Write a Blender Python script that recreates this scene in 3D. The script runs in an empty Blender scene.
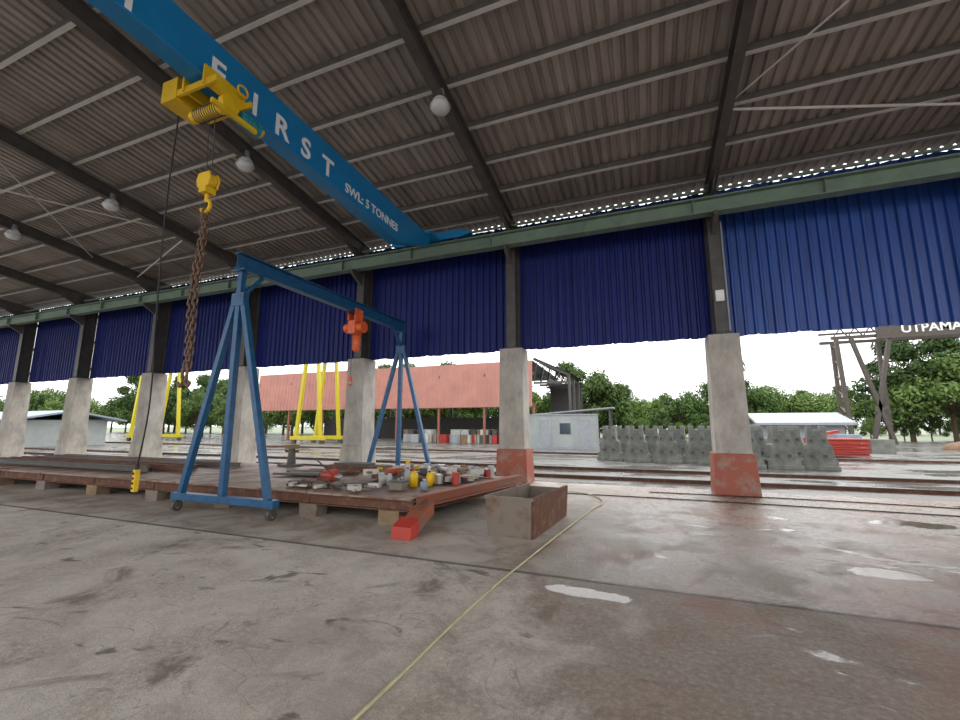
import bpy, bmesh, math, random
from mathutils import Vector, Matrix, Quaternion
random.seed(7)
scene = bpy.context.scene
scene.view_settings.view_transform = 'Standard'
scene.view_settings.exposure = 0.85

# ------------------------------------------------------------ materials
def new_mat(name):
    m = bpy.data.materials.new(name); m.use_nodes = True
    nt = m.node_tree
    return m, nt, nt.nodes['Principled BSDF']

def mat(name, col, rough=0.6, metal=0.0, var=0.25, scale=3.0, col2=None, bump=0.0, bscale=40, amount=0.5, spec=0.5, stretch=None):
    m, nt, b = new_mat(name)
    N = nt.nodes; L = nt.links
    tc = N.new('ShaderNodeTexCoord')
    src = tc.outputs['Object']
    if stretch:
        mp = N.new('ShaderNodeMapping'); mp.inputs['Scale'].default_value = stretch
        L.new(src, mp.inputs['Vector']); src = mp.outputs['Vector']
    n = N.new('ShaderNodeTexNoise'); n.inputs['Scale'].default_value = scale; n.inputs['Detail'].default_value = 6
    n.inputs['Roughness'].default_value = 0.65
    L.new(src, n.inputs['Vector'])
    r = N.new('ShaderNodeValToRGB')
    r.color_ramp.elements[0].position = 0.5 - 0.22; r.color_ramp.elements[1].position = 0.5 + 0.22
    if col2 is None:
        c1 = [c*(1-var) for c in col]; c2 = [min(1, c*(1+var)) for c in col]
    else:
        c1 = col; c2 = col2
        r.color_ramp.elements[0].position = 0.35 + 0.3*(1-amount); r.color_ramp.elements[1].position = 0.5 + 0.3*(1-amount)
    r.color_ramp.elements[0].color = (*c1, 1); r.color_ramp.elements[1].color = (*c2, 1)
    L.new(n.outputs['Fac'], r.inputs['Fac']); L.new(r.outputs['Color'], b.inputs['Base Color'])
    b.inputs['Roughness'].default_value = rough; b.inputs['Metallic'].default_value = metal
    b.inputs['Specular IOR Level'].default_value = spec
    if bump > 0:
        n2 = N.new('ShaderNodeTexNoise'); n2.inputs['Scale'].default_value = bscale; n2.inputs['Detail'].default_value = 5
        L.new(tc.outputs['Object'], n2.inputs['Vector'])
        bp = N.new('ShaderNodeBump'); bp.inputs['Strength'].default_value = bump; bp.inputs['Distance'].default_value = 0.02
        L.new(n2.outputs['Fac'], bp.inputs['Height']); L.new(bp.outputs['Normal'], b.inputs['Normal'])
    return m

M = {}
M['conc'] = mat('column_concrete', (0.40,0.37,0.33), 0.85, var=.4, scale=2.2, bump=.4, stretch=(1,1,.5))
M['redbase'] = mat('base_red_paint', (0.32,0.085,0.05), 0.6, scale=2.5, col2=(0.28,0.20,0.16), amount=.5, bump=.4)
M['dsteel'] = mat('dark_steel', (0.075,0.07,0.065), 0.55, var=.3)
M['rafter'] = mat('rafter_steel', (0.085,0.073,0.066), 0.6, var=.3)
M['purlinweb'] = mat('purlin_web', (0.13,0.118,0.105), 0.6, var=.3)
M['purlin'] = mat('galv_purlin', (0.62,0.60,0.57), 0.45, 0.0, var=.12)
M['roof'] = mat('roof_sheet', (0.29,0.255,0.23), 0.5, 0.0, var=.38, scale=1.2, stretch=(3,.25,1))
M['green'] = mat('runway_green', (0.17,0.24,0.18), 0.5, var=.2)
M['bluewall'] = mat('blue_cladding_dark', (0.007,0.015,0.135), 0.5, 0.0, var=.3, scale=1.5, stretch=(3,1,.3), spec=.3)  # shade on the left bays is put into this darker blue
M['bluewall2'] = mat('blue_cladding_faded', (0.012,0.06,0.29), 0.42, 0.0, var=.35, scale=1.8, stretch=(3,1,.3))  # same sheeting, with brighter light on the right bays painted into its colour
M['craneblue'] = mat('crane_blue', (0.006,0.19,0.45), 0.35, var=.1)
M['gblue'] = mat('gantry_blue', (0.012,0.085,0.20), 0.4, var=.3, scale=5)
M['yellow'] = mat('hoist_yellow', (0.72,0.45,0.01), 0.4, var=.12)
M['teal'] = mat('motor_teal', (0.02,0.25,0.30), 0.4)
M['white'] = mat('white_paint', (0.8,0.8,0.8), 0.5, var=.05)
M['rust'] = mat('rust', (0.12,0.05,0.03), 0.8, scale=6, col2=(0.20,0.10,0.06), bump=.5)
M['rustgrey'] = mat('rusted_plate', (0.20,0.165,0.135), 0.65, scale=3, col2=(0.16,0.08,0.05), bump=.4)
M['orange'] = mat('orange_red_paint', (0.45,0.06,0.03), 0.5, scale=5, col2=(0.20,0.09,0.05), amount=.5)
M['wornorange'] = mat('worn_orange_edge', (0.32,0.09,0.045), 0.6, scale=4, col2=(0.20,0.12,0.09), amount=.6, bump=.3)
M['chorange'] = mat('hoist_orange', (0.72,0.12,0.03), 0.4)
M['chain'] = mat('chain_rust', (0.15,0.085,0.055), 0.6, 0.2)
M['black'] = mat('black_rubber', (0.015,0.015,0.015), 0.6)
M['wood'] = mat('timber_block', (0.22,0.15,0.09), 0.85, var=.3, bump=.5)
M['deck'] = mat('deck_plate', (0.33,0.24,0.185), 0.5, scale=1.6, col2=(0.17,0.08,0.05), amount=.7, bump=.4)
M['salmon'] = mat('salmon_sheet', (0.45,0.205,0.165), 0.7, var=.15, scale=.6)
M['greysheet'] = mat('grey_sheet', (0.30,0.32,0.34), 0.5, var=.15)
M['bluegrey'] = mat('bluegrey_sheet', (0.24,0.29,0.35), 0.5, var=.15)
M['cabin'] = mat('cabin_white', (0.36,0.39,0.38), 0.5, var=.12, scale=2)
M['glass'] = mat('window_dark_glass', (0.04,0.06,0.08), 0.1)
M['precast'] = mat('precast_grey', (0.16,0.165,0.145), 0.85, var=.5, scale=2, bump=.4)
M['red'] = mat('red_formwork', (0.42,0.04,0.025), 0.5, var=.2)
M['yel2'] = mat('gantry_yellow', (0.55,0.46,0.01), 0.45, var=.1)
M['hose'] = mat('hose_yellow', (0.48,0.42,0.24), 0.5)
M['trunk'] = mat('bark', (0.10,0.07,0.045), 0.9)
M['silver'] = mat('bare_metal', (0.5,0.5,0.5), 0.3, 0.8)
M['bag'] = mat('sack_white', (0.50,0.48,0.43), 0.8)
M['mud'] = mat('mud_brown', (0.22,0.13,0.08), 0.9, var=.3)
M['signback'] = mat('sign_board_dark', (0.075,0.06,0.05), 0.6)

def leafmat(name, c1, c2):
    m, nt, b = new_mat(name); N=nt.nodes; L=nt.links
    g = N.new('ShaderNodeNewGeometry')
    oi = N.new('ShaderNodeObjectInfo')
    mx = N.new('ShaderNodeMath'); mx.operation='MULTIPLY_ADD'; mx.inputs[1].default_value=.45
    m2 = N.new('ShaderNodeMath'); m2.operation='MULTIPLY'; m2.inputs[1].default_value=.55
    L.new(oi.outputs['Random'], m2.inputs[0])
    L.new(g.outputs['Random Per Island'], mx.inputs[0]); L.new(m2.outputs[0], mx.inputs[2])
    r = N.new('ShaderNodeValToRGB')
    r.color_ramp.elements[0].color=(*c1,1); r.color_ramp.elements[1].color=(*c2,1)
    L.new(mx.outputs[0], r.inputs['Fac']); L.new(r.outputs['Color'], b.inputs['Base Color'])
    b.inputs['Roughness'].default_value=.8; b.inputs['Specular IOR Level'].default_value=.2
    return m
M['leafA'] = leafmat('foliage_mid', (0.03,0.065,0.02), (0.13,0.19,0.055))
M['leafB'] = leafmat('foliage_light', (0.05,0.10,0.028), (0.17,0.25,0.07))

def lampglass():
    m, nt, b = new_mat('lamp_glass')
    b.inputs['Base Color'].default_value=(0.8,0.8,0.78,1); b.inputs['Roughness'].default_value=.15
    b.inputs['Transmission Weight'].default_value=.3
    return m
M['lamp'] = lampglass()

# floors
def floor_mat(name, outside=False):
    m, nt, b = new_mat(name); N=nt.nodes; L=nt.links
    tc=N.new('ShaderNodeTexCoord'); P=tc.outputs['Object']
    sep=N.new('ShaderNodeSeparateXYZ'); L.new(P, sep.inputs[0])
    def noise(s, d=6, r=.6, vec=None, dist=0):
        n=N.new('ShaderNodeTexNoise'); n.inputs['Scale'].default_value=s; n.inputs['Detail'].default_value=d
        n.inputs['Roughness'].default_value=r; n.inputs['Distortion'].default_value=dist
        L.new(vec or P, n.inputs['Vector']); return n.outputs['Fac']
    def mapped(sc, loc=(0,0,0)):
        mp=N.new('ShaderNodeMapping'); mp.inputs['Scale'].default_value=sc; mp.inputs['Location'].default_value=loc
        L.new(P,mp.inputs['Vector']); return mp.outputs['Vector']
    def math_(op,a,b2=None,c=None):
        n=N.new('ShaderNodeMath'); n.operation=op
        for i,v in enumerate((a,b2,c)):
            if v is None: continue
            if isinstance(v,(int,float)): n.inputs[i].default_value=v
            else: L.new(v,n.inputs[i])
        return n.outputs[0]
    def smooth(v,a,b2,o0=0.0,o1=1.0):
        n=N.new('ShaderNodeMapRange'); n.interpolation_type='SMOOTHSTEP'
        n.inputs[1].default_value=a; n.inputs[2].default_value=b2; n.inputs[3].default_value=o0; n.inputs[4].default_value=o1
        L.new(v,n.inputs[0]); return n.outputs[0]
    def mix(f,a,b2):
        n=N.new('ShaderNodeMix'); n.data_type='RGBA'
        if isinstance(f,(int,float)): n.inputs[0].default_value=f
        else: L.new(f,n.inputs[0])
        for i,v in ((6,a),(7,b2)):
            if isinstance(v,tuple): n.inputs[i].default_value=(*v,1)
            else: L.new(v,n.inputs[i])
        return n.outputs[2]
    X=sep.outputs[0]; Y=sep.outputs[1]
    big=noise(.35,5,.6,dist=.6); midn=noise(1.3,7,.7,dist=.4); fine=noise(22,6,.8); grit=noise(90,3,.7)
    if outside:
        st=noise(1,6,.65,vec=mapped((.22,.55,1)),dist=.5)
        base=mix(smooth(big,.4,.62),(0.165,0.162,0.15),(0.12,0.112,0.10))
        base=mix(smooth(midn,.5,.68),base,(0.11,0.08,0.06))
        far=smooth(Y,45,70)
        base=mix(far,base,(0.12,0.16,0.06))
        wet=math_('MULTIPLY',smooth(st,.45,.56),smooth(Y,80,40))
        rough=smooth(wet,0,1,.5,.17)
        col=mix(math_('MULTIPLY',wet,.4),base,(0.07,0.065,0.06))
        L.new(col,b.inputs['Base Color']); L.new(rough,b.inputs['Roughness'])
        b.inputs['Specular IOR Level'].default_value=.35
        h=math_('MULTIPLY',fine,smooth(wet,0,1,1,.2))
        bs=.5
    else:
        nearc=mix(smooth(midn,.36,.66),(0.62,0.565,0.50),(0.43,0.375,0.32))
        nearc=mix(smooth(fine,.42,.72),nearc,(0.70,0.65,0.58))
        nearc=mix(math_('MULTIPLY',smooth(grit,.50,.70),.75),nearc,(0.19,0.16,0.135))
        wide=smooth(noise(.55,6,.7,vec=mapped((1,1,1),(5,3,0)),dist=.5),.48,.66)
        nearc=mix(math_('MULTIPLY',wide,.45),nearc,(0.27,0.22,0.18))
        stain=smooth(noise(.75,7,.7,dist=.8),.54,.68)
        nearc=mix(math_('MULTIPLY',stain,.85),nearc,(0.19,0.14,0.11))
        spots=smooth(noise(1,5,.6,vec=mapped((1.1,2.2,1),(3,1,0)),dist=1.0),.60,.68)
        nearc=mix(math_('MULTIPLY',spots,.8),nearc,(0.12,0.09,0.07))
        crack=noise(1,3,.5,vec=mapped((.9,.9,1),(7,2,0)),dist=1.5)
        cr=smooth(math_('ABSOLUTE',math_('SUBTRACT',crack,.5)),.0035,.0)
        nearc=mix(math_('MULTIPLY',cr,.5),nearc,(0.16,0.13,0.11))
        dampc=mix(smooth(midn,.4,.65),(0.47,0.42,0.365),(0.28,0.215,0.165))
        dampc=mix(math_('MULTIPLY',smooth(fine,.5,.72),.5),dampc,(0.56,0.50,0.44))
        zone=smooth(Y,5.02,5.10)
        xw=math_('ADD',X,math_('MULTIPLY',math_('SUBTRACT',midn,.5),5.0))
        xw=math_('ADD',xw,math_('MULTIPLY',math_('SUBTRACT',big,.5),6.0))
        right=smooth(xw,-2.2,.4)
        col=mix(zone,nearc,dampc)
        col=mix(math_('MULTIPLY',right,.82),col,mix(smooth(fine,.4,.7),(0.165,0.12,0.093),(0.31,0.25,0.205)))
        rustp=math_('MULTIPLY',smooth(noise(.6,5,.6),.46,.60),smooth(Y,1,6))
        col=mix(math_('MULTIPLY',rustp,math_('MULTIPLY',right,.6)),col,(0.25,0.11,0.075))
        # standing water: patchy streaks plus the larger puddles
        pn=noise(1,6,.62,vec=mapped((.75,1.2,1),(1,4,0)),dist=.9)
        pud=math_('MULTIPLY',smooth(pn,.56,.66),smooth(xw,-.8,1.2))
        for (px,py,rx,ry) in ((-.66,4.70,.46,.15),(2.5,6.5,.35,.22),(4.3,9.8,.8,.3)):
            dx=math_('MULTIPLY',math_('SUBTRACT',X,px),1/rx); dy=math_('MULTIPLY',math_('SUBTRACT',Y,py),1/ry)
            dd=math_('ADD',math_('MULTIPLY',dx,dx),math_('MULTIPLY',dy,dy))
            dd=math_('ADD',dd,math_('MULTIPLY',math_('SUBTRACT',midn,.5),4.5))
            pud=math_('MAXIMUM',pud,smooth(dd,1.1,.8))
        col=mix(math_('MULTIPLY',pud,.55),col,(0.11,0.085,0.07))
        joint=math_('MULTIPLY',smooth(Y,5.0,5.04),smooth(Y,5.12,5.07))
        col=mix(math_('MULTIPLY',joint,.8),col,(0.05,0.042,0.038))
        L.new(col,b.inputs['Base Color'])
        b.inputs['Specular IOR Level'].default_value=.42
        r0=smooth(zone,0,1,.85,.55)
        wetr=math_('MULTIPLY',right,smooth(midn,.33,.55))
        r1=math_('SUBTRACT',r0,math_('MULTIPLY',wetr,.30))
        r2=math_('MULTIPLY',r1,smooth(pud,0,1,1,.22))
        L.new(r2,b.inputs['Roughness'])
        hm=math_('MULTIPLY',smooth(pud,0,1,1,.07),smooth(wetr,0,1,1,.5))
        h=math_('MULTIPLY',math_('ADD',math_('MULTIPLY',fine,.6),math_('MULTIPLY',grit,.4)),hm)
        bs=.9
    bp=N.new('ShaderNodeBump'); bp.inputs['Strength'].default_value=bs; bp.inputs['Distance'].default_value=.02
    L.new(h,bp.inputs['Height']); L.new(bp.outputs['Normal'],b.inputs['Normal'])
    return m
M['floor']=floor_mat('concrete_floor'); M['ground']=floor_mat('wet_yard',True)

# ------------------------------------------------------------ mesh builder
class MB:
    def __init__(s): s.v=[]; s.f=[]; s.m=[]; s.mats=[]; s.sm=[]
    def mi(s,k):
        if k not in s.mats: s.mats.append(k)
        return s.mats.index(k)
    def add(s,vs,fs,k,smooth=False):
        o=len(s.v); s.v+= [tuple(v) for v in vs]; i=s.mi(k)
        for f in fs: s.f.append([o+a for a in f]); s.m.append(i); s.sm.append(smooth)
    def box(s,c,d,k,rz=0,R=None):
        hx,hy,hz=d[0]/2,d[1]/2,d[2]/2
        Mx=R if R is not None else Matrix.Rotation(rz,3,'Z')
        vs=[Vector(c)+Mx@Vector((x*hx,y*hy,z*hz)) for x,y,z in [(-1,-1,-1),(1,-1,-1),(1,1,-1),(-1,1,-1),(-1,-1,1),(1,-1,1),(1,1,1),(-1,1,1)]]
        s.add(vs,[(0,3,2,1),(4,5,6,7),(0,1,5,4),(1,2,6,5),(2,3,7,6),(3,0,4,7)],k)
    def b2(s,x0,x1,y0,y1,z0,z1,k): s.box(((x0+x1)/2,(y0+y1)/2,(z0+z1)/2),(x1-x0,y1-y0,z1-z0),k)
    def frame(s,p1,p2,up=(0,0,1)):
        d=(Vector(p2)-Vector(p1)); l=d.length; d.normalize(); u=Vector(up)
        if abs(d.dot(u))>.98: u=Vector((0,1,0))
        x=d.cross(u).normalized(); z=x.cross(d).normalized()
        return Matrix((x,d,z)).transposed(), l
    def seg(s,p1,p2,w,h,k,up=(0,0,1)):
        R,l=s.frame(p1,p2,up); c=(Vector(p1)+Vector(p2))/2
        s.box(c,(w,l,h),k,R=R)
    def ibeam(s,p1,p2,w,h,k,tf=.02,tw=.015,up=(0,0,1)):
        R,l=s.frame(p1,p2,up); c=(Vector(p1)+Vector(p2))/2; z=R@Vector((0,0,1))
        s.box(c+z*(h/2-tf/2),(w,l,tf),k,R=R); s.box(c-z*(h/2-tf/2),(w,l,tf),k,R=R); s.box(c,(tw,l,h-2*tf),k,R=R)
    def cyl(s,p1,p2,r,k,n=14,r2=None,cap=True):
        r2=r if r2 is None else r2
        R,l=s.frame(p1,p2); p1=Vector(p1);p2=Vector(p2)
        a=[R@Vector((math.cos(t*2*math.pi/n),0,math.sin(t*2*math.pi/n))) for t in range(n)]
        vs=[p1+q*r for q in a]+[p2+q*r2 for q in a]
        s.add(vs,[(i,(i+1)%n,n+(i+1)%n,n+i) for i in range(n)],k,True)
        if cap: s.add(vs,[tuple(range(n))[::-1],tuple(range(n,2*n))],k)
    def lathe(s,c,prof,k,n=18):
        vs=[];fs=[]
        for r,z in prof:
            for i in range(n):
                a=2*math.pi*i/n; vs.append((c[0]+r*math.cos(a),c[1]+r*math.sin(a),c[2]+z))
        for j in range(len(prof)-1):
            for i in range(n): fs.append((j*n+i,j*n+(i+1)%n,(j+1)*n+(i+1)%n,(j+1)*n+i))
        s.add(vs,fs,k,True)
    def blob(s,c,r,k,n=10):
        prof=[(max(.001,math.sin(math.pi*j/8)*r[0]),-math.cos(math.pi*j/8)*r[2]) for j in range(9)]
        s.lathe(c,prof,k,n)
    def torus(s,c,R0,r,k,axis,ln=0,n=12,m=5,dirv=(0,0,1)):
        ax=Vector(axis).normalized(); d=Vector(dirv).normalized(); e=ax.cross(d).normalized()
        vs=[];fs=[]
        for i in range(n):
            a=2*math.pi*i/n; rad=e*math.cos(a)+d*math.sin(a)
            cc=Vector(c)+rad*R0+d*(ln if math.sin(a)>0 else -ln)
            for j in range(m):
                b=2*math.pi*j/m; vs.append(cc+(rad*math.cos(b)+ax*math.sin(b))*r)
        for i in range(n):
            for j in range(m): fs.append((i*m+j,((i+1)%n)*m+j,((i+1)%n)*m+(j+1)%m,i*m+(j+1)%m))
        s.add(vs,fs,k,True)
    def path(s,pts,r,k,n=8):
        for a,b in zip(pts[:-1],pts[1:]): s.cyl(a,b,r,k,n)
    def prism(s,poly,y0,y1,k,axis='Y'):
        n=len(poly)
        if axis=='Y': vs=[(x,y0,z) for x,z in poly]+[(x,y1,z) for x,z in poly]
        elif axis=='X': vs=[(y0,x,z) for x,z in poly]+[(y1,x,z) for x,z in poly]
        else: vs=[(x,z,y0) for x,z in poly]+[(x,z,y1) for x,z in poly]
        s.add(vs,[tuple(range(n)),tuple(range(n,2*n))[::-1]]+[(i,n+i,n+(i+1)%n,(i+1)%n) for i in range(n)],k)
    def obj(s,name,loc=(0,0,0),parent=None,bevel=0,rz=0,fix=True):
        me=bpy.data.meshes.new(name); me.from_pydata(s.v,[],s.f)
        for k in s.mats: me.materials.append(M[k])
        me.polygons.foreach_set('material_index',s.m); me.polygons.foreach_set('use_smooth',s.sm)
        me.update()
        if fix:
            bm=bmesh.new(); bm.from_mesh(me); bmesh.ops.recalc_face_normals(bm,faces=bm.faces); bm.to_mesh(me); bm.free()
        o=bpy.data.objects.new(name,me); scene.collection.objects.link(o); o.location=loc; o.rotation_euler=(0,0,rz)
        if parent: o.parent=parent
        if bevel:
            md=o.modifiers.new('bevel','BEVEL'); md.width=bevel; md.segments=2; md.limit_method='ANGLE'; md.angle_limit=math.radians(50)
        return o

def curve(name,pts,r,matk,parent=None,cyclic=False):
    cu=bpy.data.curves.new(name,'CURVE'); cu.dimensions='3D'; cu.bevel_depth=r; cu.bevel_resolution=3
    sp=cu.splines.new('BEZIER'); sp.bezier_points.add(len(pts)-1)
    for p,q in zip(sp.bezier_points,pts): p.co=q; p.handle_left_type=p.handle_right_type='AUTO'
    cu.materials.append(M[matk])
    o=bpy.data.objects.new(name,cu); scene.collection.objects.link(o)
    if parent: o.parent=parent
    return o
def text(name,s,loc,rot,size,matk,parent=None,ext=.006,align='LEFT',off=.012):
    cu=bpy.data.curves.new(name,'FONT'); cu.body=s; cu.size=size; cu.extrude=ext; cu.offset=off*size; cu.align_x=align; cu.align_y='CENTER'
    cu.materials.append(M[matk]); o=bpy.data.objects.new(name,cu); scene.collection.objects.link(o)
    o.location=loc; o.rotation_euler=rot
    if parent: o.parent=parent
    return o

# ------------------------------------------------------------ building constants
S=5.73; CX0=2.02; colX=[CX0-S*n for n in range(-2,9)]
YC=12.5; SL=.136; YB=-5.2
XL,XR=colX[-1]-1.0, colX[0]+.5
def rz(y): return 8.55+SL*(12.2-y)

f=MB(); f.b2(XL-6,XR+4,-14,12.95,-.3,0,'floor'); f.obj('floor')
g=MB(); g.add([(-400,-300,-.06),(400,-300,-.06),(400,500,-.06),(-400,500,-.06)],[(0,1,2,3)],'ground'); g.obj('ground')

def fr(c,w0,w1,d0,d1,z0,z1,k):
    c.add([(-w0/2,-d0/2,z0),(w0/2,-d0/2,z0),(w0/2,d0/2,z0),(-w0/2,d0/2,z0),(-w1/2,-d1/2,z1),(w1/2,-d1/2,z1),(w1/2,d1/2,z1),(-w1/2,d1/2,z1)],
          [(0,3,2,1),(4,5,6,7),(0,1,5,4),(1,2,6,5),(2,3,7,6),(3,0,4,7)],k)
for side in (1,-1):
    for x in colX:
        c=MB()
        yy=YC if side==1 else YB
        fr(c,.98,.90,.86,.78,0,1.0,'redbase' if x>-5 else 'conc'); fr(c,.78,.72,.74,.68,1.0,4.03,'conc')
        c.b2(-.22,.22,-.30,.30,4.03,4.07,'dsteel')
        zt=rz(yy)-.24
        c.b2(-.15,.15,-.28,-.26,4.07,zt,'dsteel'); c.b2(-.15,.15,.24,.26,4.07,zt,'dsteel'); c.b2(-.01,.01,-.26,.24,4.07,zt,'dsteel')
        c.prism([(-.28,6.75),(-.28,7.2),(-.85,7.2),(-.85,7.08)],-.06,.06,'dsteel',axis='X')
        for xx,zz in ((-.1,4.1),(.1,4.1)): c.cyl((xx,-.29,4.07),(xx,-.29,4.13),.02,'dsteel',8)
        if side==1 and abs(x-CX0)<.1:
            c.b2(-.1,.1,-.36,-.28,4.9,5.2,'white')
            c.cyl((.17,-.3,4.1),(.17,-.3,7.1),.02,'greysheet',8)
        o=c.obj('column',(x,yy,0),bevel=.015,rz=0 if side==1 else math.pi)

def corr(length_x0,length_x1,period,h):
    pts=[]; x=length_x0
    while x<length_x1:
        pts+= [(x,0),(x+period*.55,0),(x+period*.68,h),(x+period*.87,h)]; x+=period
    return pts
r=MB(); pr=corr(XL,XR,.24,.055)
vs=[]
for yy in (12.92,YB-.6):
    for x,h in pr: vs.append((x,yy,rz(yy)+h))
n=len(pr)
fs=[(i,i+1,n+i+1,n+i) for i in range(n-1)]
r.add(vs,fs,'roof'); r.obj('roof',fix=False)
p=MB()
y=12.15
while y>YB:
    z=rz(y)
    p.b2(XL,XR,y-.006,y+.006,z-.17,z-.012,'purlinweb')
    p.b2(XL,XR,y-.010,y+.08,z-.188,z-.17,'purlin')
    y-=1.2
p.obj('roof_purlins')
for x in colX:
    a=MB()
    a.ibeam((x,12.75,rz(12.75)-.40),(x,YB-.3,rz(YB-.3)-.40),.2,.40,'rafter')
    a.prism([(12.2,rz(12.2)-.6),(12.2,rz(12.2)-1.0),(11.1,rz(11.1)-.6)],x-.01,x+.01,'rafter',axis='X')
    a.obj('roof_rafter')
b=MB()
for (xa,xb) in ((colX[2],colX[1]),(colX[5],colX[6])):
    b.cyl((xa,9.6,rz(9.6)-.33),(xb,3.6,rz(3.6)-.33),.022,'purlin',8)
    b.cyl((xa,3.6,rz(3.6)-.36),(xb,9.6,rz(9.6)-.36),.022,'purlin',8)
    b.cyl((xa,9.6,rz(9.6)-.40),(xb,11.3,rz(11.3)-.40),.03,'purlin',8)
b.obj('roof_bracing_rods')

w=MB()
for i in range(len(colX)-1):
    x1,x0=colX[i]-.02,colX[i+1]+.02
    pr=corr(x0,x1,.23,.055); pr=[q for q in pr if q[0]<=x1]
    n=len(pr); zb=4.06; zt=8.30
    jit=[random.uniform(-.012,.012) for _ in pr]
    vs=[(x,12.82-h+random.uniform(-.008,.008),zb+.012*math.sin(x*7)+j) for (x,h),j in zip(pr,jit)]+[(x,12.82-h,zt+j*2) for (x,h),j in zip(pr,jit)]
    w.add(vs,[(i2,i2+1,n+i2+1,n+i2) for i2 in range(n-1)],'bluewall2' if i<2 else 'bluewall')  # right-hand bays take the painted-lit blue, the rest the painted-shade blue
    for zz in (4.5,5.9,7.3): w.b2(x0,x1,12.85,12.9,zz,zz+.15,'dsteel')
w.obj('wall_back',fix=False)

for y in (11.86,YB+.62):
    rb=MB()
    rb.ibeam((XL,y,7.42),(XR,y,7.42),.30,.44,'green',tf=.035,tw=.02)
    x=XL+.5
    while x<XR: rb.box((x,y,7.42),(.02,.26,.37),'green'); x+=2.865
    rb.b2(XL,XR,y-.035,y+.035,7.64,7.69,'dsteel')
    rb.obj('crane_runway_beam')
cd=MB(); cd.cyl((XL,12.15,8.02),(XR,12.15,8.02),.045,'green',8); cd.obj('eave_conduit_pipe')

# ------------------------------------------------------------ overhead crane
GX=-6.14; GW=.26
oc=bpy.data.objects.new('overhead_crane',None); scene.collection.objects.link(oc)
k=MB()
ge=YB+1.0
poly=[(ge,7.45),(ge+1.3,7.19),(3.2,7.16),(9.5,6.78),(11.35,7.45),(11.35,7.74),(9.5,7.74),(3.2,7.88),(ge,7.80)]
k.prism(poly,GX-GW,GX,'craneblue',axis='X')
for (ya,za),(yb,zb) in (((ge+1.3,7.19),(3.2,7.16)),((3.2,7.16),(9.5,6.78)),((9.5,6.78),(11.35,7.45))):
    k.seg((GX-GW/2,ya,za-.02),(GX-GW/2,yb,zb-.02),GW+.08,.04,'craneblue')
k.obj('main_girder',parent=oc,bevel=.008)
for y,e in ((11.86,11.1),(YB+.62,YB+.9)):
    k=MB()
    pl=[(GX-1.7,7.82),(GX-1.5,7.74),(GX+.9,7.74),(GX+1.25,7.82),(GX+1.25,7.88),(GX+.8,8.02),(GX-1.4,8.02),(GX-1.7,7.9)]
    k.prism(pl,y-.12,y+.12,'craneblue')
    for xx in (GX-1.25,GX+.7): k.cyl((xx,y-.05,7.80),(xx,y+.05,7.80),.11,'dsteel',18)
    k.b2(GX-.45,GX+.15,min(e,y),max(e,y),7.70,7.80,'craneblue')
    k.cyl((GX-.2,y-.45 if y>0 else y+.45,7.5),(GX-.2,y-.45 if y>0 else y+.45,7.9),.1,'yellow',14)
    k.obj('end_carriage',parent=oc,bevel=.01)
ROT=(math.radians(90),0,math.radians(90))
for ch,y in (('Y',2.80),('F',4.07),('I',4.78),('R',5.38),('S',6.00),('T',6.64)):
    text('letter',ch,(GX+.006,y,7.37-.035*(y-2.8)),ROT,.58,'white',oc,align='CENTER',off=.02)
text('capacity_label','SWL: 5 TONNES',(GX+.006,7.22,7.12),ROT,.31,'white',oc)
h=MB(); HY=4.15; zo=.45; HX=GX+.12
def hz(z): return z+zo
for yy in (HY-.30,HY+.30):
    h.seg((HX-.80,yy,hz(6.50)),(HX+.22,yy,hz(6.50)),.05,.11,'yellow')
for xx in (GX-GW-.10,GX+.10):
    h.b2(xx-.02,xx+.02,HY-.36,HY+.36,hz(6.46),hz(6.78),'yellow')
    for yy in (HY-.22,HY+.22):
        q=.03 if xx<GX-.2 else -.03
        h.cyl((xx+q,yy,hz(6.71)),(xx+q*2,yy,hz(6.71)),.06,'dsteel',14)
h.b2(HX-1.02,HX-.66,HY-.34,HY+.20,hz(6.40),hz(6.78),'yellow')
h.b2(HX-1.035,HX-1.02,HY-.25,HY+.14,hz(6.45),hz(6.73),'dsteel')
h.cyl((HX-.70,HY,hz(6.30)),(HX+.06,HY,hz(6.30)),.10,'yellow',20)
for i in range(11): h.torus((HX-.60+i*.05,HY,hz(6.30)),.105,.010,'dsteel',(1,0,0),n=18,m=4)
h.cyl((HX+.06,HY,hz(6.30)),(HX+.16,HY,hz(6.30)),.15,'yellow',20)
h.b2(HX+.10,HX+.16,HY-.3,HY+.50,hz(6.12),hz(6.20),'yellow')
h.cyl((HX+.06,HY+.22,hz(6.27)),(HX+.06,HY+.60,hz(6.27)),.11,'teal',18)
for i in range(5): h.cyl((HX+.06,HY+.28+i*.06,hz(6.27)),(HX+.06,HY+.30+i*.06,hz(6.27)),.125,'teal',18)
h.cyl((HX+.06,HY+.60,hz(6.27)),(HX+.06,HY+.66,hz(6.27)),.08,'yellow',18)
h.torus((HX+.06,HY+.25,hz(6.76)),.09,.02,'yellow',(1,0,0),n=16,m=6,dirv=(0,1,0))
h.obj('hoist_trolley',parent=oc,bevel=.006)
h=MB(); bx,by=GX-.24,HY+.12
for dx in (-.07,.07): h.cyl((bx+dx,by-.05,6.68),(bx+dx*.9,by,5.72),.008,'dsteel',6)
for s_ in (-1,1):
    h.prism([(bx-.12,5.72),(bx-.16,5.6),(bx-.12,5.47),(bx+.12,5.47),(bx+.16,5.6),(bx+.12,5.72)],by+s_*.075-.015,by+s_*.075+.015,'yellow')
h.cyl((bx,by-.05,5.60),(bx,by+.05,5.60),.13,'yellow',20)
h.b2(bx-.08,bx+.08,by-.09,by+.09,5.38,5.48,'yellow')
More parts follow.
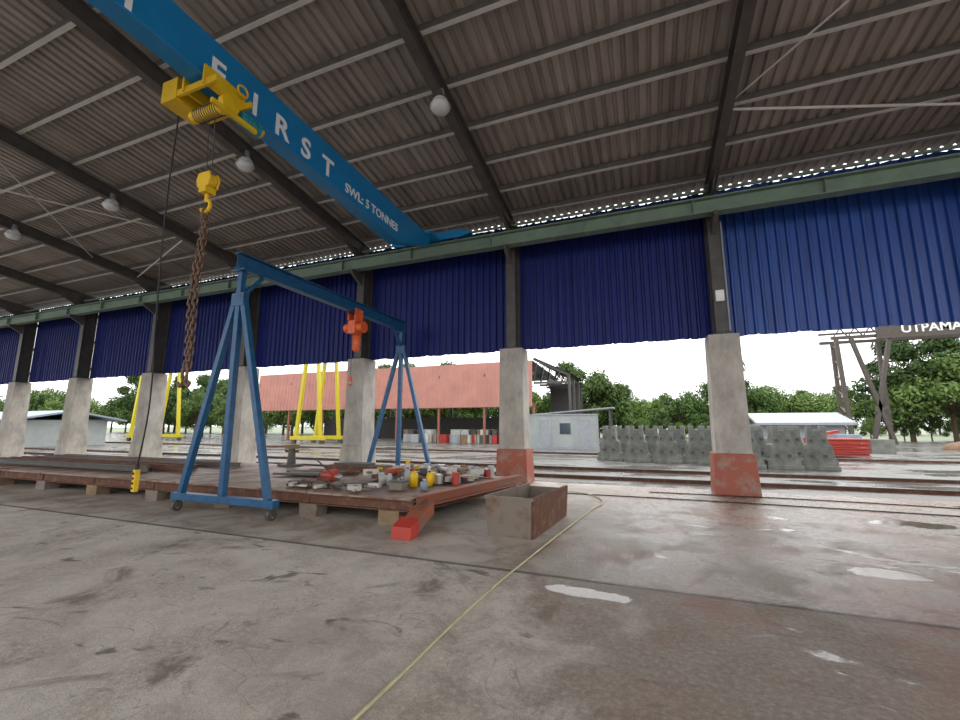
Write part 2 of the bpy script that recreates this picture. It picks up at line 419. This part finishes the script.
h.cyl((bx,by,5.26),(bx,by,5.38),.03,'yellow',12)
pts=[]
for i in range(11):
    a=math.radians(100-i*26); pts.append((bx+math.cos(a)*.10,by,5.17+math.sin(a)*.10))
h.path(pts,.03,'yellow',10)
h.obj('hook_block',parent=oc,bevel=.006)
c=MB()
for s_ in (-1,1):
    z=4.96; i=0
    while z>2.55:
        off=.04*s_*(1+.5*math.sin(z*2.1+s_))-.03*(4.96-z)
        c.torus((bx+off,by+.02*math.sin(z*3),z),.034,.0145,'chain',(1,1,0) if i%2 else (1,-1,0),ln=.035,n=10,m=5)
        z-=.098; i+=1
c.torus((bx,by,5.03),.05,.018,'chain',(1,0,0),ln=.03,n=14,m=6)
bq=bx-.07
for s_ in (-1,1):
    pts=[(bq+s_*.05,by,2.55),(bq+s_*.05,by,2.42),(bq+s_*.02,by,2.34),(bq+s_*.09,by,2.27),(bq+s_*.14,by,2.34)]
    c.path(pts,.022,'chain',8)
c.obj('sling_chain')
pc=curve('crane_pendant_control',[(GX-.9,4.1,6.85),(GX-1.28,4.3,5.5),(GX-1.45,4.45,3.5),(GX-1.6,4.6,2.0),(-8.0,4.68,.98)],.012,'black')
h=MB(); h.b2(-8.04,-7.96,4.64,4.72,.60,.96,'yellow')
for i in range(4): h.cyl((-8.0,4.64,.66+i*.08),(-8.0,4.62,.66+i*.08),.018,'black',10)
h.cyl((-8,4.68,.96),(-8,4.68,1.06),.03,'black',10)
h.obj('pendant_box',parent=pc,bevel=.01)

# ------------------------------------------------------------ portable blue gantry
g=MB(); gx=-7.62
y0,y1=6.0,12.2
g.ibeam((gx,y0-.15,5.05),(gx,y1+.15,5.05),.20,.34,'gblue',tf=.022,tw=.014)
for yy in (y0,y1):
    hw=1.28; zb=.30
    g.seg((gx,yy,zb),(gx,yy,4.88),.12,.12,'gblue')
    for s_ in (-1,1):
        g.seg((gx+s_*.10,yy,4.25),(gx+s_*(hw-.12),yy,zb+.05),.115,.115,'gblue',up=(0,1,0))
        x=gx+s_*(hw-.02)
        g.b2(x-.09,x+.09,yy-.09,yy+.09,.20,.225,'dsteel')
        g.b2(x-.06,x-.045,yy-.05,yy+.05,.07,.2,'dsteel'); g.b2(x+.045,x+.06,yy-.05,yy+.05,.07,.2,'dsteel')
        g.cyl((x-.04,yy,.10),(x+.04,yy,.10),.10,'dsteel',18)
        g.cyl((x-.045,yy,.10),(x+.045,yy,.10),.05,'silver',12)
    g.b2(gx-hw-.08,gx+hw+.08,yy-.08,yy+.08,.225,.36,'gblue')
    g.b2(gx-.18,gx+.18,yy-.12,yy+.12,4.84,4.88,'gblue')
    g.b2(gx-.17,gx+.17,yy-.07,yy+.07,4.10,4.38,'gblue')
    s_=1 if yy==y0 else -1
    g.seg((gx,yy+s_*.05,4.35),(gx,yy+s_*.5,4.87),.07,.07,'gblue')
g.obj('portable_gantry_crane',bevel=.006)
h=MB(); y=9.7
for s_ in (-1,1):
    h.b2(gx+s_*.12-.012,gx+s_*.12+.012,y-.18,y+.18,4.66,5.0,'chorange')
    for d in (-.1,.1): h.cyl((gx+s_*.11,y+d,4.94),(gx+s_*.05,y+d,4.94),.045,'dsteel',12)
h.b2(gx-.13,gx+.13,y-.12,y+.12,4.63,4.67,'chorange')
h.cyl((gx-.3,y,4.46),(gx+.26,y,4.46),.14,'chorange',20)
h.cyl((gx+.26,y,4.46),(gx+.32,y,4.46),.16,'chorange',20); h.cyl((gx-.34,y,4.46),(gx-.3,y,4.46),.11,'dsteel',20)
h.b2(gx-.12,gx+.12,y-.17,y+.17,4.28,4.63,'chorange')
h.lathe((gx,y+.08,3.78),[(.001,.0),(.06,.0),(.11,.06),(.13,.42),(.05,.52)],'chorange',16)
for i in range(30): h.torus((gx,y-.10,4.25-i*.042),.013,.006,'chain',(1,1,0) if i%2 else (1,-1,0),ln=.014,n=8,m=4)
pts=[(gx+math.cos(math.radians(100-i*26))*.06,y-.10,2.86+math.sin(math.radians(100-i*26))*.06) for i in range(11)]
h.path(pts,.018,'chorange',8); h.b2(gx-.05,gx+.05,y-.14,y-.06,2.92,3.04,'chorange')
h.obj('electric_chain_hoist',bevel=.006)

# ------------------------------------------------------------ work platform
d=MB()
fl,frt,br,bl=(-22,6.55),(-3.80,6.55),(-3.0,10.2),(-22,11.2)
def lerp(a,b,t): return (a[0]+(b[0]-a[0])*t,a[1]+(b[1]-a[1])*t)
nb=8
for i in range(nb):
    t0,t1=i/nb,(i+1)/nb-.002
    a,b_,c_,e=lerp(fl,frt,t0),lerp(fl,frt,t1),lerp(bl,br,t1),lerp(bl,br,t0)
    zt=.45+random.uniform(-.012,.012)
    vs=[(*a,zt-.03),(*b_,zt-.03),(*c_,zt-.03),(*e,zt-.03),(*a,zt),(*b_,zt),(*c_,zt),(*e,zt)]
    d.add(vs,[(0,3,2,1),(4,5,6,7),(0,1,5,4),(1,2,6,5),(2,3,7,6),(3,0,4,7)],'deck')
for t in (.02,.35,.66,.98):
    a=lerp(fl,bl,t); b_=lerp(frt,br,t)
    d.ibeam((*a,.32),(*b_,.32),.14,.20,'rust')
for i in range(9):
    t=i/8; a=lerp(fl,frt,t); e=lerp(bl,br,t)
    d.ibeam((a[0],a[1]+.05,.31),(e[0],e[1]-.05,.31),.12,.19,'rust')
    for tt in (.04,.5,.96):
        q=lerp(a,e,tt); q=(min(q[0],-4.25),q[1])
        d.box((q[0],q[1],.11),(.42,.3,.22),'rustgrey' if (i+int(tt*10))%2 else 'wood')
d.ibeam((-3.73,6.6,.40),(-2.93,10.2,.40),.18,.20,'wornorange',tf=.03)
d.obj('work_platform')
q=MB()
q.prism([(6.50,.44),(6.50,.22),(5.85,.0),(5.70,.0),(5.70,.10),(5.82,.19)],-.14,.14,'wornorange',axis='X')
q.prism([(6.48,.47),(6.2,.37),(6.2,.33),(6.48,.43)],-.05,.04,'rust',axis='X')
q.prism([(5.95,.28),(5.70,.18),(5.68,.0),(5.95,.02)],-.17,.17,'red',axis='X')
q.obj('rail_buffer_stop',bevel=.01,loc=(-3.50,.05,0))
t=MB(); L_=1.9
th=.035
def wall(p0,p1,p2,p3,k):
    vs=[Vector(p) for p in (p0,p1,p2,p3)]
    nrm=(vs[1]-vs[0]).cross(vs[3]-vs[0]).normalized()*th
    al=vs+[v+nrm for v in vs]
    t.add(al,[(0,1,2,3),(7,6,5,4),(0,4,5,1),(1,5,6,2),(2,6,7,3),(3,7,4,0)],k)
wall((-.34,0,0),(.34,0,0),(.37,-.04,.58),(-.37,-.04,.58),'rustgrey')
wall((.34,L_,0),(-.34,L_,0),(-.37,L_+.04,.5),(.37,L_+.04,.5),'rustgrey')
wall((.34,0,0),(.34,L_,0),(.37,L_+.04,.52),(.37,-.04,.58),'rust')
wall((-.34,L_,0),(-.34,0,0),(-.37,-.04,.58),(-.37,L_+.04,.52),'rustgrey')
t.b2(-.34,.34,0,L_,0,.03,'rust')
t.seg((-.40,-.06,.58),(.40,-.06,.58),.05,.05,'rustgrey'); t.seg((.38,-.04,.58),(.38,L_+.04,.53),.05,.05,'rust'); t.seg((-.38,-.04,.58),(-.38,L_+.04,.53),.05,.05,'rustgrey')
t.obj('steel_trough',(-2.02,6.50,0),rz=math.radians(-5))

c=MB()
for i in range(190):
    x=random.uniform(-6.0,-3.75); y=random.uniform(8.25,9.95); x+=(y-8.3)*.15
    l=random.uniform(.15,.6); a=random.uniform(0,3.1); z=.52+random.uniform(0,.14)
    r_=random.random()
    if r_<.35: c.cyl((x-l/2*math.cos(a),y-l/2*math.sin(a),z),(x+l/2*math.cos(a),y+l/2*math.sin(a),z+random.uniform(-.01,.06)),random.uniform(.015,.035),random.choice(['rust','dsteel','silver','rustgrey','bag']),8)
    elif r_<.75: c.box((x,y,z+.02),(l*.6,random.uniform(.05,.25),random.uniform(.04,.16)),random.choice(['rust','dsteel','rustgrey','wood','conc','bag','bag','orange']),rz=a)
    else: c.cyl((x,y,.468),(x,y,.468+random.uniform(.1,.34)),random.uniform(.05,.1),random.choice(['bag','silver','red','bluegrey','dsteel','yellow','cabin']),14)
c.obj('scrap_metal_pile')
c=MB()
for i in range(46):
    x=random.uniform(-6.9,-4.95); y=random.uniform(6.75,7.3); l=random.uniform(.1,.5); a=random.uniform(0,3.1)
    if i%2: c.cyl((x-l/2*math.cos(a)*.9,y-.1*math.sin(a),.50),(x+l/2*math.cos(a)*.9,y+.1*math.sin(a),.51),random.uniform(.012,.03),random.choice(['rust','dsteel','silver']),8)
    else: c.box((x,y,.52),(l*.6,random.uniform(.05,.18),random.uniform(.04,.10)),random.choice(['rust','dsteel','rustgrey','bag']),rz=a)
c.obj('hand_tools_pile')
c=MB()
for i in range(14):
    y=8.2+i*.09; c.seg((-8.6+random.uniform(-.3,.2),y,.50),(-7.0+random.uniform(-.3,.3),y+random.uniform(-.1,.1),.50+random.uniform(0,.05)),.05,.05,random.choice(['rust','rust','rustgrey','dsteel']))
c.b2(-8.4,-6.9,9.7,10.3,.47,.60,'rust'); c.b2(-8.2,-7.1,9.8,10.2,.60,.66,'dsteel')
c.obj('rusty_bar_stack')
c=MB()
for i in range(8):
    y=7.4+i*.3; c.ibeam((-20.5,y,.55),(-10.8-random.uniform(0,2),y+random.uniform(-.1,.1),.55),.1,.14,random.choice(['rust','dsteel']))
c.obj('steel_beam_stack')
c=MB()
c.cyl((-6.95,8.0,.57),(-6.50,7.82,.57),.10,'red',16); c.cyl((-6.50,7.82,.57),(-6.2,7.70,.57),.045,'silver',12); c.box((-6.8,7.95,.50),(.4,.3,.08),'rust'); c.box((-6.55,7.84,.66),(.12,.12,.12),'red'); c.cyl((-6.65,7.9,.6),(-6.85,7.6,.95),.015,'dsteel',8); c.obj('hydraulic_jack')
c=MB(); c.b2(-10.5,-9.9,10.0,10.5,.46,.52,'dsteel'); c.cyl((-10.2,10.25,.52),(-10.2,10.25,1.0),.13,'dsteel',16,r2=.09); c.b2(-10.35,-10.05,10.1,10.4,.98,1.10,'wood'); c.cyl((-10.45,10.25,.9),(-9.95,10.25,.9),.04,'rust',10); c.obj('pedestal_vice')
def bottle(name,x,y,z,r,h_,body,cap):
    c=MB(); c.lathe((x,y,z),[(.001,0),(r,0),(r,h_*.65),(r*.85,h_*.78),(r*.35,h_*.88),(r*.35,h_*.94)],body,16); c.cyl((x,y,z+h_*.92),(x,y,z+h_),r*.42,cap,12); return c.obj(name)
bottle('oil_bottle',-4.45,7.75,.46,.085,.34,'yellow','orange'); bottle('oil_bottle',-4.2,7.95,.46,.07,.3,'yellow','black'); bottle('paint_can',-4.05,7.45,.46,.08,.2,'bluegrey','silver')
bottle('solvent_bottle',-4.75,8.0,.46,.07,.35,'cabin','red'); bottle('solvent_bottle',-5.0,7.7,.46,.06,.28,'cabin','black'); bottle('paint_can',-5.3,7.9,.46,.09,.22,'cabin','silver')
c=MB(); c.b2(-4.68,-4.4,7.2,7.42,.46,.60,'rustgrey'); c.b2(-4.69,-4.39,7.19,7.43,.60,.63,'dsteel'); c.torus((-4.54,7.31,.64),.05,.010,'dsteel',(0,1,0)); c.obj('tool_box')
curve('yellow_hose',[(-1.75,.8,.02),(-1.66,2.3,.02),(-1.60,4.1,.02),(-1.47,5.6,.02),(-1.30,7.2,.02),(-1.10,9.0,.02),(-1.0,10.2,.02),(-1.8,11.2,.02),(-2.6,11.0,.02)],.012,'hose')
for pts in ([(0,11.9,.015),(4,12.0,.015),(9,11.6,.015),(16,11.9,.015)],[(-2.7,10.9,.015),(0.5,11.0,.015),(5,10.9,.015),(12,10.6,.015)]):
    curve('ground_cable',pts,.012,'black')
c=MB()
for yy in (14.6,17.4,26.3):
    c.b2(-60,40,yy-.09,yy+.09,-.06,-.045,'rust'); c.b2(-60,40,yy-.015,yy+.015,-.045,.03,'rust'); c.b2(-60,40,yy-.04,yy+.04,.03,.055,'dsteel')
c.obj('yard_crane_rails')

for x in (-3.68,-9.41,-15.14,-20.87,-26.6):
    l=MB(); y=7.25; zt=rz(y)-.60; x-=.05
    l.cyl((x,y,zt+.42),(x,y,zt+.22),.012,'dsteel',8)
    l.lathe((x,y,zt),[(.001,.26),(.08,.25),(.09,.10),(.11,.06)],'greysheet',18)
    l.lathe((x,y,zt),[(.11,.06),(.17,-.02),(.215,-.14),(.21,-.2),(.15,-.27),(.06,-.30),(.001,-.305)],'lamp',20)
    l.lathe((x,y,zt),[(.216,-.13),(.235,-.15),(.216,-.17)],'silver',20)
    l.obj('high_bay_lamp')

# ------------------------------------------------------------ yard
s=MB(); x0,x1=-44,-9.5
pr=corr(x0,x1,.5,.06); pr=[q for q in pr if q[0]<=x1]; n=len(pr)
vs=[(x,38-h,3.4) for x,h in pr]+[(x,38.3-h,7.75) for x,h in pr]
s.add(vs,[(i,i+1,n+i+1,n+i) for i in range(n-1)],'salmon')
s.add([(x0,38.3,7.7),(x1,38.3,7.7),(x1,52,7.2),(x0,52,7.2)],[(0,1,2,3)],'greysheet')
x=x0+.3
while x<x1+.1:
    s.b2(x-.10,x+.10,38.1,38.3,-.06,3.6,'wornorange'); s.b2(x-.12,x+.12,51.6,51.9,-.06,7.0,'dsteel'); s.seg((x,38.2,6.5),(x,51.7,6.6),.15,.3,'dsteel')
    x+=4.89
s.b2(x0,x1,38.05,38.2,3.35,3.5,'wornorange')
for yy in (38.5,41,44):
    s.seg((x1,yy,7.9),(x1+3.4,yy,6.2),.18,.25,'dsteel'); s.seg((x1,yy,5.6),(x1+3.4,yy,5.6),.15,.2,'dsteel')
    for i in range(5): s.seg((x1+i*.7,yy,5.6),(x1+i*.7+.35,yy,7.6-i*.35),.08,.08,'dsteel')
    s.b2(x1+3.2,x1+3.4,yy-.1,yy+.1,-.06,6.2,'dsteel')
s.add([(x1,38.2,8.05),(x1+3.7,38.2,6.25),(x1+3.7,46,6.25),(x1,46,8.05)],[(0,1,2,3)],'dsteel')
s.b2(x1,x1+3.4,46,46.1,-.06,6.2,'dsteel')
s.b2(x0,x1+3,50,50.2,-.06,2.6,'dsteel')
s.obj('open_sided_shed',fix=False)
c=MB()
for i in range(60):
    x=random.uniform(-24,-10.5); y=random.uniform(38.8,41); sx=random.uniform(.5,1.1)
    c.box((x,y,.35),(sx,.8,.8),random.choice(['bag','bag','greysheet','red','wood','dsteel','cabin']),rz=random.uniform(-.3,.3))
    if random.random()<.5: c.box((x,y,1.0),(sx*.8,.7,.5),random.choice(['bag','dsteel','wood','cabin']),rz=random.uniform(-.3,.3))
c.obj('stored_materials_pile')
c=MB()
c.b2(0,5.2,0,2.4,.1,2.5,'cabin')
x=.15
while x<5.1:
    if not (1.0<x<1.9 or 2.4<x<3.3): c.b2(x,x+.06,-.03,0,.2,2.35,'cabin')
    x+=.16
for xx in (0,5.2): c.b2(xx-.06,xx+.06,-.05,.05,.06,2.55,'greysheet')
c.b2(-.06,5.26,-.06,2.46,2.48,2.58,'greysheet'); c.b2(-.06,5.26,-.06,.04,.0,.18,'greysheet')
c.b2(1.05,1.85,-.04,0,.2,2.15,'greysheet'); c.b2(2.45,3.25,-.04,0,1.1,1.9,'glass'); c.b2(3.9,4.7,-.04,0,.2,2.15,'greysheet')
c.obj('site_cabin',(-8.4,31.6,-.06),rz=math.radians(8))
c=MB(); c.prism([(0,2.6),(6.5,3.1),(6.5,3.2),(0,2.7)],0,2.2,'greysheet')
for a,b_ in ((.2,.2),(6.2,.2),(.2,2.0),(6.2,2.0)): c.b2(a-.06,a+.06,b_-.06,b_+.06,0,2.62 if a<1 else 3.08,'dsteel')
c.obj('carport_canopy',(-8.8,35.4,-.06))
def precast(x,y,rot,s=1):
    c=MB()
    pl=[(-.58,0),(.58,0),(.58,.35),(.50,.42),(.44,.95),(.34,1.02),(.30,1.45),(.30,1.72),(.12,1.72),(.12,1.55),(-.12,1.55),(-.12,1.72),(-.30,1.72),(-.30,1.45),(-.34,1.02),(-.44,.95),(-.50,.42),(-.58,.35)]
    c.prism(pl,-.35,.35,'precast')
    for zz in (.55,1.15):
        for s_ in (-1,1): c.cyl((s_*.2,-.40,zz),(s_*.2,-.34,zz),.06,'dsteel',12)
    c.b2(-.62,.62,-.42,.42,0,.16,'precast')
    return c.obj('precast_concrete_block',(x,y,-.06),bevel=.012,rz=rot)
for i,x in enumerate([-1.7,-.4,.9,2.2]): precast(x,22.7-i*.25+random.uniform(-.2,.2),random.uniform(-.35,.1))
for i,x in enumerate([-1.1,.3,1.6,2.9]): precast(x,24.5,random.uniform(-.2,.2))
for i,x in enumerate([3.85,5.15,6.45]): precast(x,20.8+i*.15,random.uniform(-.2,.15))
for i,x in enumerate([4.6,6.0]): precast(x,22.8,random.uniform(-.2,.15))
c=MB()
for j in range(4):
    for i in range(4):
        c.ibeam((8.8+random.uniform(-.1,.1),29+i*.6,.12+j*.24),(11.1+random.uniform(-.3,.3),29.2+i*.6,.12+j*.24),.3,.2,'red',tf=.05,tw=.05)
c.seg((8.8,29.3,1.10),(10.0,29.3,1.35),.3,.15,'red')
c.obj('red_formwork_stack')
c=MB()
for i in range(5): c.b2(6.8+i*1.6,8.0+i*1.6,34,35,-.06,.8+.3*(i%2),'bluegrey' if i%2 else 'precast')
c.obj('pallet_stack')

def goliath(x,y,name,base=5.0,top=8.6,span=14,rot=0):
    c=MB()
    for yy in (0,span):
        for s_ in (-1,1):
            c.seg((s_*base/2,yy,.5),(s_*.7,yy,top),.28,.28,'yel2',up=(0,1,0))
            c.cyl((s_*(base/2+.2),yy-.1,.2),(s_*(base/2+.2),yy+.1,.2),.25,'dsteel',14)
        c.b2(-base/2-.5,base/2+.5,yy-.2,yy+.2,.35,.70,'yel2')
        c.b2(-1.0,1.0,yy-.3,yy+.3,top-.2,top+.3,'yel2')
    for s_ in (-1,1): c.b2(s_*.7-.2,s_*.7+.2,-1,span+1,top+.3,top+1.3,'yel2')
    c.b2(-1.0,1.0,span*.3,span*.3+1.2,top+1.3,top+1.9,'dsteel')
    return c.obj(name,(x,y,-.06),rz=rot)
goliath(-30.2,32.2,'yellow_goliath_crane',base=3.0,span=2.6)
goliath(-52.3,30.5,'yellow_goliath_crane',base=3.4,span=3.0)

c=MB(); c.b2(-86,-46,18,24,-.06,2.1,'cabin'); c.prism([(17.2,2.0),(21,2.8),(25,2.0),(25,2.15),(21,2.95),(17.2,2.15)],-87,-45,'bluegrey',axis='X')
for i in range(12): c.b2(-84+i*3.2,-82.6+i*3.2,17.96,18,.9,1.7,'glass')
c.obj('low_storage_shed')

c=MB(); Y=51.6
def lattice(xa,xb,ya,yb):
    c.seg((xa,ya,-.06),(xb,yb,10.2),.32,.32,'signback',up=(0,1,0))
lattice(18.7,18.4,Y,Y); lattice(21.9,19.6,Y,Y); lattice(20.3,22.6,Y,Y); lattice(22.9,22.9,Y+3,Y+3); lattice(19.1,19.1,Y+3,Y+3)
for i in range(6):
    z=1.2+i*1.6; c.seg((18.5,Y,z),(19.1,Y+3,z+.8),.12,.12,'signback'); c.seg((20.5+.2*i*.6,Y,z),(21.9-.2*i*.6,Y,z+.6),.12,.12,'signback')
for dy in (0,3): c.b2(18.0,50,Y-.15+dy,Y+.15+dy,10.2,10.5,'signback'); c.b2(18.0,50,Y-.15+dy,Y+.15+dy,11.2,11.4,'signback')
x=18.2
while x<50: c.seg((x,Y,10.4),(x+.6,Y,11.3),.1,.1,'signback'); c.seg((x+.6,Y,11.3),(x+1.2,Y,10.4),.1,.1,'signback'); x+=1.2
c.b2(21.5,36,Y-.3,Y-.2,10.0,11.6,'signback')
for xx in (44,47): c.seg((xx,Y,-.06),(xx,Y,10.2),.35,.35,'signback')
sg=c.obj('sign_gantry_frame')
text('sign_lettering','UTPAMAKAN',(23.4,Y-.32,10.8),(math.radians(90),0,0),1.12,'white',sg,ext=.02,off=.02)
c=MB(); c.b2(33,52,46,50,-.06,4.0,'cabin'); c.prism([(32,3.9),(53,5.0),(53,5.3),(32,4.2)],45.3,50.4,'greysheet')
for i in range(5): c.b2(34+i*3.5,36+i*3.5,45.95,46,1.2,2.6,'glass')
c.obj('warehouse_building')
c=MB(); c.b2(9.5,15.5,44,49,-.06,1.8,'greysheet'); c.prism([(43,1.7),(46.5,2.6),(50,1.7),(50,1.9),(46.5,2.8),(43,1.9)],9.0,16.0,'greysheet',axis='X'); c.obj('distant_warehouse')
c=MB()
for i in range(30): c.blob((21+random.uniform(0,22),40+random.uniform(-2,3),-.1),(random.uniform(.7,2.0),1,random.uniform(.3,.9)),'mud',12)
c.obj('soil_mound')

# ------------------------------------------------------------ trees
def tree_mesh(name,H,Wd,seed,leaf,n=8000,ls=.20):
    rd=random.Random(seed); c=MB()
    c.cyl((0,0,-.3),(0,0,H*.55),.22,'trunk',8,r2=.1)
    blobs=[]
    for i in range(21):
        a=rd.uniform(0,6.28); rr=Wd*.5*math.sqrt(rd.random())*.9; z=H*(.26+.66*rd.random()*(1-.5*rr/(Wd*.5)))
        cc=Vector((rr*math.cos(a),rr*math.sin(a),z)); blobs.append((cc,rd.uniform(.10,.21)*Wd))
        c.cyl((0,0,H*.30),cc,.07,'trunk',5,r2=.03)
    for i in range(n):
        cc,R=rd.choice(blobs)
        v=Vector((rd.gauss(0,1),rd.gauss(0,1),rd.gauss(0,1)*.8+.15)).normalized()
        q=cc+v*R*rd.uniform(.55,1.2)
        nrm=(v+Vector((rd.gauss(0,.5),rd.gauss(0,.5),rd.gauss(0,.5)))).normalized()
        t1=nrm.orthogonal().normalized(); t1=Quaternion(nrm,rd.uniform(0,6.28))@t1; t2=nrm.cross(t1)
        l=ls*rd.uniform(.6,1.4)
        c.add([q-t1*l,q+t2*l*.5,q+t1*l,q-t2*l*.5],[(0,1,2,3)],leaf)
    me_o=c.obj(name,fix=False); me=me_o.data; bpy.data.objects.remove(me_o); return me
TM=[tree_mesh('tree_a',10,8,1,'leafA'),tree_mesh('tree_b',9,9,2,'leafB'),tree_mesh('tree_c',12,6.5,3,'leafA'),tree_mesh('tree_d',7.5,8,4,'leafB')]
def tree(x,y,s,i=None,zs=1):
    me=TM[random.randrange(4) if i is None else i]
    o=bpy.data.objects.new('broadleaf_tree',me); scene.collection.objects.link(o)
    o.location=(x,y,-.1); o.scale=(s,s,s*zs); o.rotation_euler=(0,0,random.uniform(0,6.28))
x=-120
while x<-14:
    tree(x+random.uniform(-1.5,1.5),60+random.uniform(-1,4),random.uniform(.85,1.1)); x+=4.6
x=-118
while x<-24:
    tree(x,70+random.uniform(-3,3),1.3); x+=7
for x,y,s in [(-60,42,.75),(-66,38,.9),(-72,33,.8),(-58,50,.8),(-78,32,.8),(-48,48,.8),(-84,36,.9),(-90,30,.9),(-70,44,.9),(-53,43,.7),(-64,46,.8)]: tree(x,y,s)
for x,y,s,i in [(-9,58,1.0,2),(-6,60,1.05,0),(-3.4,62,.95,1),(.5,66,.85,3),(5,70,1.0,3),(12,70,1.1,2),(14.5,72,1.0,3),(19,78,1.0,1),(22.5,80,1.0,3),
              (27,60,1.15,2),(29.5,58,1.1,1),(32.5,62,1.15,2),(36,66,.9,0),(40,66,.95,1),(44,66,1.05,2),(49,70,1.1,2),(55,72,1.2,1)]:
    tree(x,y,s,i)
for i in range(34): tree(-12+i*3.2,98+random.uniform(-4,4),random.uniform(.65,.95))
for i in range(26): tree(-14+i*2.7,60.5+random.uniform(0,2),random.uniform(.28,.42))

# ------------------------------------------------------------ light
wd=bpy.data.worlds.new('overcast'); scene.world=wd; wd.use_nodes=True
nt=wd.node_tree; bg=nt.nodes['Background']
tc=nt.nodes.new('ShaderNodeTexCoord'); ns=nt.nodes.new('ShaderNodeTexNoise'); ns.inputs['Scale'].default_value=1.6; ns.inputs['Detail'].default_value=5
rp=nt.nodes.new('ShaderNodeValToRGB'); rp.color_ramp.elements[0].position=.3; rp.color_ramp.elements[1].position=.7
rp.color_ramp.elements[0].color=(.88,.91,.95,1); rp.color_ramp.elements[1].color=(1,.99,.97,1)
nt.links.new(tc.outputs['Generated'],ns.inputs['Vector']); nt.links.new(ns.outputs['Fac'],rp.inputs['Fac']); nt.links.new(rp.outputs['Color'],bg.inputs['Color'])
bg.inputs['Strength'].default_value=1.42
sl=bpy.data.lights.new('sun','SUN'); sl.energy=.5; sl.angle=math.radians(40); so=bpy.data.objects.new('sun',sl); scene.collection.objects.link(so)
so.rotation_euler=(math.radians(48),0,math.radians(160)); sl.color=(1,.98,.95)

# ------------------------------------------------------------ camera
cam=bpy.data.cameras.new('camera'); co=bpy.data.objects.new('camera',cam); scene.collection.objects.link(co)
co.location=(0,0,1.7); co.rotation_euler=(math.radians(90+8.8),0,math.radians(21.2))
cam.sensor_width=36; cam.lens=420/960*36; cam.clip_end=600; cam.clip_start=.05
scene.camera=co
